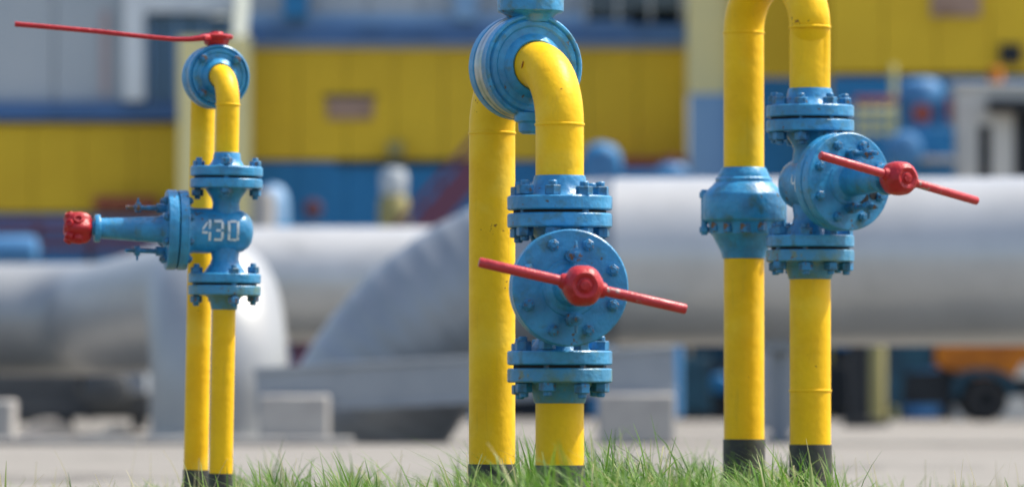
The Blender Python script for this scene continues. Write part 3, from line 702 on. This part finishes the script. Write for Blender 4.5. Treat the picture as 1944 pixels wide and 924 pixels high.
# under the big pipe on the right
t = eq('blue_cabinet', 1317, 68, 'upright blue cabinet seen under the big pipe', 'cabinet')
pb(t, 'housing', 1286, 1350, 676, 782, M_dblue, 0.5)
pb(t, 'door', 1292, 1344, 684, 776, M_dblue, 0.02, -0.02, 0.004)
pb(t, 'plinth', 1290, 1346, 782, None, M_dark, 0.45, 0.02)
t = eq('dark_engine', 1400, 69, 'dark engine block with blue cover between blue cabinet and right riser', 'engine')
pb(t, 'block', 1352, 1450, 690, None, M_dark, 0.6)
plathe(t, 'blue_cover', 1366, 728, [(0, 0), (20, 0), (20, 30), (14, 36), (0, 38)], M_bblue, 20, None, True)
pb(t, 'sump', 1360, 1440, 770, None, M_dark, 0.3, -0.35)
t = eq('pipe_stanchion', 1478, 34, 'grey steel stanchion carrying the big pipe between the right riser pipes', 'support')
pb(t, 'column', 1464, 1496, 650, None, M_steel, 0.2, -0.1)
pb(t, 'base_plate', 1452, 1508, 826, None, M_steel, 0.4, -0.2)
pb(t, 'saddle', 1440, 1520, 640, 668, M_steel, 0.4, -0.2)
t = eq('dark_stanchion', 1632, 52, 'dark steel post beside the yellow post under the big pipe', 'post')
pb(t, 'column', 1616, 1648, 560, None, M_dark, 0.3)
pb(t, 'base', 1604, 1660, 792, None, M_dark, 0.5, -0.1)
t = eq('yellow_post', 1666, 54, 'short pale yellow post next to the dark stanchion', 'post')
plathe(t, 'shaft', 1666, 0.0, [(15, 812), (15, 640), (12, 634), (0, 632)], M_olive)
plathe(t, 'foot', 1666, 0.0, [(0, 808), (22, 808), (22, 798), (15, 797)], M_dark)
t = eq('dark_skid', 1590, 70, 'dark piping skid with blue drum in shade right of the right riser foot', 'machinery')
pb(t, 'frame', 1500, 1615, 772, 786, M_dark, 0.8)
pb(t, 'tank_box', 1560, 1612, 690, 772, M_dark, 0.6)
plathe(t, 'drum', 1530, 735, [(0, 0), (34, 0), (36, 8), (36, 50), (24, 60), (0, 62)], M_dblue, 24, None, True)
for px in (1502, 1598): pb(t, 'foot', px, px + 16, 786, None, M_dark, 0.7, 0.05)
t = eq('blue_pump', 1745, 70, 'low dark blue pump standing on the ground behind the orange vehicle', 'pump')
plathe(t, 'motor', 1742, 735, [(0, 0), (28, 0), (30, 8), (30, 60), (18, 66), (0, 68)], M_bblue, 24, None, True)
pb(t, 'base', 1700, 1790, 768, None, M_dark, 0.6)
plathe(t, 'outlet_pipe', 1762, 0.3, [(9, 770), (9, 668), (13, 667), (13, 660), (0, 660)], M_dblue, 16)
# orange machine on wheels
t = eq('utility_vehicle', 1850, 64, 'orange bodied work vehicle with dark wheels parked under the big pipe at right', 'vehicle')
D = 64; x = t.location.x; kx_ = D / F
def prism(t, name, pts, m, y0, y1):
    n = len(pts); q = [P(px, py, D) for px, py in pts]
    vs = [(p_.x - x, y0, p_.z) for p_ in q] + [(p_.x - x, y1, p_.z) for p_ in q]
    fs = [tuple(range(n)), tuple(reversed(range(n, 2 * n)))] + [(i, i + n, (i + 1) % n + n, (i + 1) % n) for i in range(n)]
    return MB().add(vs, fs).build(name, m, t)
prism(t, 'hopper_body', [(1776, 640), (1776, 690), (1800, 700), (1836, 706), (1850, 716), (1925, 716), (1940, 690), (2030, 680), (2030, 600), (1776, 600)], M_orange, -0.05, 1.1)
prism(t, 'blue_cab', [(1690, 600), (1690, 768), (1712, 772), (1716, 705), (1772, 700), (1772, 600)], M_dblue, 0.0, 1.0)
prism(t, 'chassis', [(1712, 706), (1712, 768), (1830, 768), (1836, 752), (2030, 752), (2030, 718), (1850, 716), (1800, 702)], M_dark, 0.05, 0.95)
prism(t, 'mudguard', [(1806, 752), (1812, 716), (1836, 700), (1880, 698), (1918, 712), (1932, 752), (1918, 752), (1906, 724), (1876, 712), (1842, 714), (1826, 730), (1820, 752)], M_dblue, -0.12, 0.2)
for px in (1870, 2010):
  for yy in (-0.10, 0.85):
    wh = MB().lathe([(18 * kx_, 0.0), (34 * kx_, 0.0), (41 * kx_, 0.03), (43 * kx_, 0.06), (43 * kx_, 0.16), (41 * kx_, 0.19), (34 * kx_, 0.22), (18 * kx_, 0.22)], 28, Tr(X(px, D) - x, yy, 43 * kx_) @ Rt(-pi / 2, 'X')).build('wheel', M_tyre, t)
    MB().lathe([(0, 0.03), (8 * kx_, 0.03), (10 * kx_, 0.05), (19 * kx_, 0.06), (19 * kx_, 0.18), (0, 0.18)], 20, Tr(X(px, D) - x, yy, 43 * kx_) @ Rt(-pi / 2, 'X')).build('rim', M_dark, wh)

# ------------------------------------------------------------------ grass
def grass_mat():
    m = bpy.data.materials.new('grass_blades'); m.use_nodes = True
    nt = m.node_tree; N = nt.nodes; L = nt.links; b = N['Principled BSDF']
    b.inputs['Roughness'].default_value = 0.5; b.inputs['Specular IOR Level'].default_value = 0.35
    at = N.new('ShaderNodeAttribute'); at.attribute_name = 'tint'
    rp = N.new('ShaderNodeValToRGB')
    e = rp.color_ramp.elements
    e[0].position = 0; e[0].color = (0.045, 0.13, 0.012, 1); e[1].position = 1; e[1].color = (0.46, 0.43, 0.24, 1)
    k_ = rp.color_ramp.elements.new(0.55); k_.color = (0.13, 0.27, 0.03, 1)
    L.new(at.outputs['Fac'], rp.inputs[0]); L.new(rp.outputs[0], b.inputs['Base Color'])
    tr = N.new('ShaderNodeBsdfTranslucent'); mx = N.new('ShaderNodeMixShader'); mx.inputs[0].default_value = 0.4
    L.new(rp.outputs[0], tr.inputs[0]); L.new(b.outputs[0], mx.inputs[1]); L.new(tr.outputs[0], mx.inputs[2])
    L.new(mx.outputs[0], N['Material Output'].inputs['Surface'])
    return m
M_grass = grass_mat()
gv, gf, gt = [], [], []
rg = random.Random(11)
def blade(x, y, h, w, lean, az, tint, droop=0.0):
    o = len(gv); n = 5
    dx, dy = cos(az), sin(az); sx, sy = -dy, dx
    tw = rg.uniform(-0.6, 0.6); sx, sy = cos(az + pi / 2 + tw), sin(az + pi / 2 + tw)
    for i in range(n + 1):
        t = i / n
        b_ = lean * t * t * h
        z = h * t * (1 - 0.25 * lean * t) - droop * h * max(0, t - 0.55) ** 2 * 2
        ww = w * (1 - t ** 1.6) + 0.0003
        for sg in (-1, 1):
            gv.append((x + dx * b_ + sx * ww * sg, y + dy * b_ + sy * ww * sg, z)); gt.append(tint)
    for i in range(n): gf.append((o + 2 * i, o + 2 * i + 1, o + 2 * i + 3, o + 2 * i + 2))
def dens(px):
    """how thick the grass stands at this place along the verge"""
    d_ = 0.17
    d_ += 1.0 * math.exp(-((px - 1200) / 110) ** 2) + 0.75 * math.exp(-((px - 980) / 95) ** 2) + 0.45 * math.exp(-((px - 1470) / 110) ** 2) + 0.28 * math.exp(-((px - 700) / 120) ** 2) + 0.22 * math.exp(-((px - 520) / 60) ** 2)
    if px > 1640: d_ *= 0.4
    if px < 430: d_ *= 0.7
    return d_
tufts = []
for i in range(900):
    y = rg.uniform(8.8, 14.0); px = rg.uniform(-250, 2200)
    if rg.random() < dens(px) * 1.1: tufts.append((px, y, rg.uniform(0.6, 1.25), rg.gauss(0.45, 0.2)))
for px, y, sc, tn in tufts:
    dn = dens(px); hh_ = (0.10 + 0.095 * min(1, dn)) * sc
    for j in range(int(rg.uniform(8, 30))):
        h = hh_ * rg.uniform(0.45, 1.15)
        blade(X(px, y) + rg.gauss(0, 0.022), y + rg.gauss(0, 0.04), h, rg.uniform(0.0015, 0.0042), rg.uniform(0.1, 1.1), rg.gauss(pi * 0.9, 1.4), min(1, max(0, tn + rg.gauss(0, 0.2))), rg.choice((0, 0, 0.2, 0.6)))
for i in range(5500):           # short sward between the tufts
    y = rg.uniform(8.6, 14.2); px = rg.uniform(-250, 2200)
    if rg.random() > dens(px) + 0.15: continue
    blade(X(px, y), y, rg.uniform(0.03, 0.10) + 0.04 * rg.random() * dens(px), rg.uniform(0.001, 0.0024), rg.uniform(0.05, 0.9), rg.uniform(0, 6.28), min(1, max(0, rg.gauss(0.5, 0.28))))
for px0, y0 in ((1420, 11.9), (1538, 11.7), (1480, 12.2), (930, 9.9), (1065, 9.8), (1000, 10.1)):
    for j in range(60):
        px = px0 + rg.gauss(0, 38); y = y0 + rg.gauss(0, 0.25)
        blade(X(px, y), y, rg.uniform(0.09, 0.185), rg.uniform(0.0016, 0.0040), rg.uniform(0.2, 1.1), rg.gauss(pi * 0.9, 1.2), min(1, max(0, rg.gauss(0.3, 0.22))), rg.choice((0, 0, 0.3)))
for i in range(260):            # dry stalks
    y = rg.uniform(9, 14); px = rg.uniform(-100, 2050)
    blade(X(px, y), y, rg.uniform(0.08, 0.17), rg.uniform(0.0007, 0.0012), rg.uniform(0.0, 0.5), rg.uniform(0, 6.28), 1.0)
# a few long arching blades that stand clear of the rest
for px, y, h, lean, az, dr in [(1130, 10.3, 0.23, 1.0, 0.1, 0.9), (1160, 10.6, 0.22, 1.1, 0.2, 0.8), (1210, 10.5, 0.20, 1.0, pi, 0.7), (1250, 10.7, 0.21, 0.9, pi - 0.2, 0.5), (1290, 10.4, 0.19, 0.5, 0.3, 0.2), (1230, 10.2, 0.17, 0.9, 2.8, 0.6),
                               (770, 10.6, 0.20, 0.5, 2.9, 0.1), (800, 10.5, 0.18, 0.4, 2.8, 0.1), (690, 10.9, 0.18, 0.6, 2.9, 0.2), (710, 11.1, 0.17, 0.3, 2.9, 0), (520, 11.4, 0.15, 0.4, 2.6, 0), (600, 11.3, 0.16, 0.3, 3.0, 0), (880, 11.0, 0.19, 0.3, 2.9, 0), (940, 10.0, 0.17, 0.5, 2.5, 0.1),
                               (985, 10.0, 0.18, 0.3, 0.6, 0.1), (1090, 10.0, 0.18, 0.5, 2.7, 0.2), (1380, 11.2, 0.17, 0.6, 2.8, 0.1), (1420, 11.6, 0.16, 0.7, 2.8, 0.2), (1500, 11.8, 0.19, 0.5, 2.7, 0.2), (1560, 11.9, 0.16, 0.6, 2.6, 0.2), (1310, 11.0, 0.16, 0.3, 0.4, 0.0), (1340, 11.2, 0.15, 0.5, 2.5, 0.1), (1600, 12, 0.15, 0.3, 2.6, 0), (1680, 12.2, 0.14, 0.3, 2.9, 0)]:
    for r_ in range(3):
        blade(X(px + rg.uniform(-18, 18), y), y + rg.uniform(-0.1, 0.1), h * rg.uniform(0.85, 1.12), rg.uniform(0.0026, 0.0044), lean * rg.uniform(0.7, 1.2), az + rg.uniform(-0.3, 0.3), rg.uniform(0.3, 0.8), dr)
for i in range(46):
    y = rg.uniform(9.6, 13.5); px = rg.uniform(300, 1700)
    if rg.random() > dens(px) + 0.25: continue
    for j in range(7):
        blade(X(px, y) + rg.gauss(0, 0.01), y + rg.gauss(0, 0.01), rg.uniform(0.07, 0.14), rg.uniform(0.006, 0.010), rg.uniform(0.5, 1.2), rg.uniform(0, 6.28), rg.uniform(0.1, 0.45), rg.uniform(0.2, 0.7))
me = bpy.data.meshes.new('grass'); me.from_pydata(gv, [], gf); me.update()
at_ = me.attributes.new('tint', 'FLOAT', 'POINT'); at_.data.foreach_set('value', gt)
me.materials.append(M_grass); me.shade_smooth()
tag(put('grass', me), 'thin green grass growing on the verge around the risers', 'grass', kind='stuff')
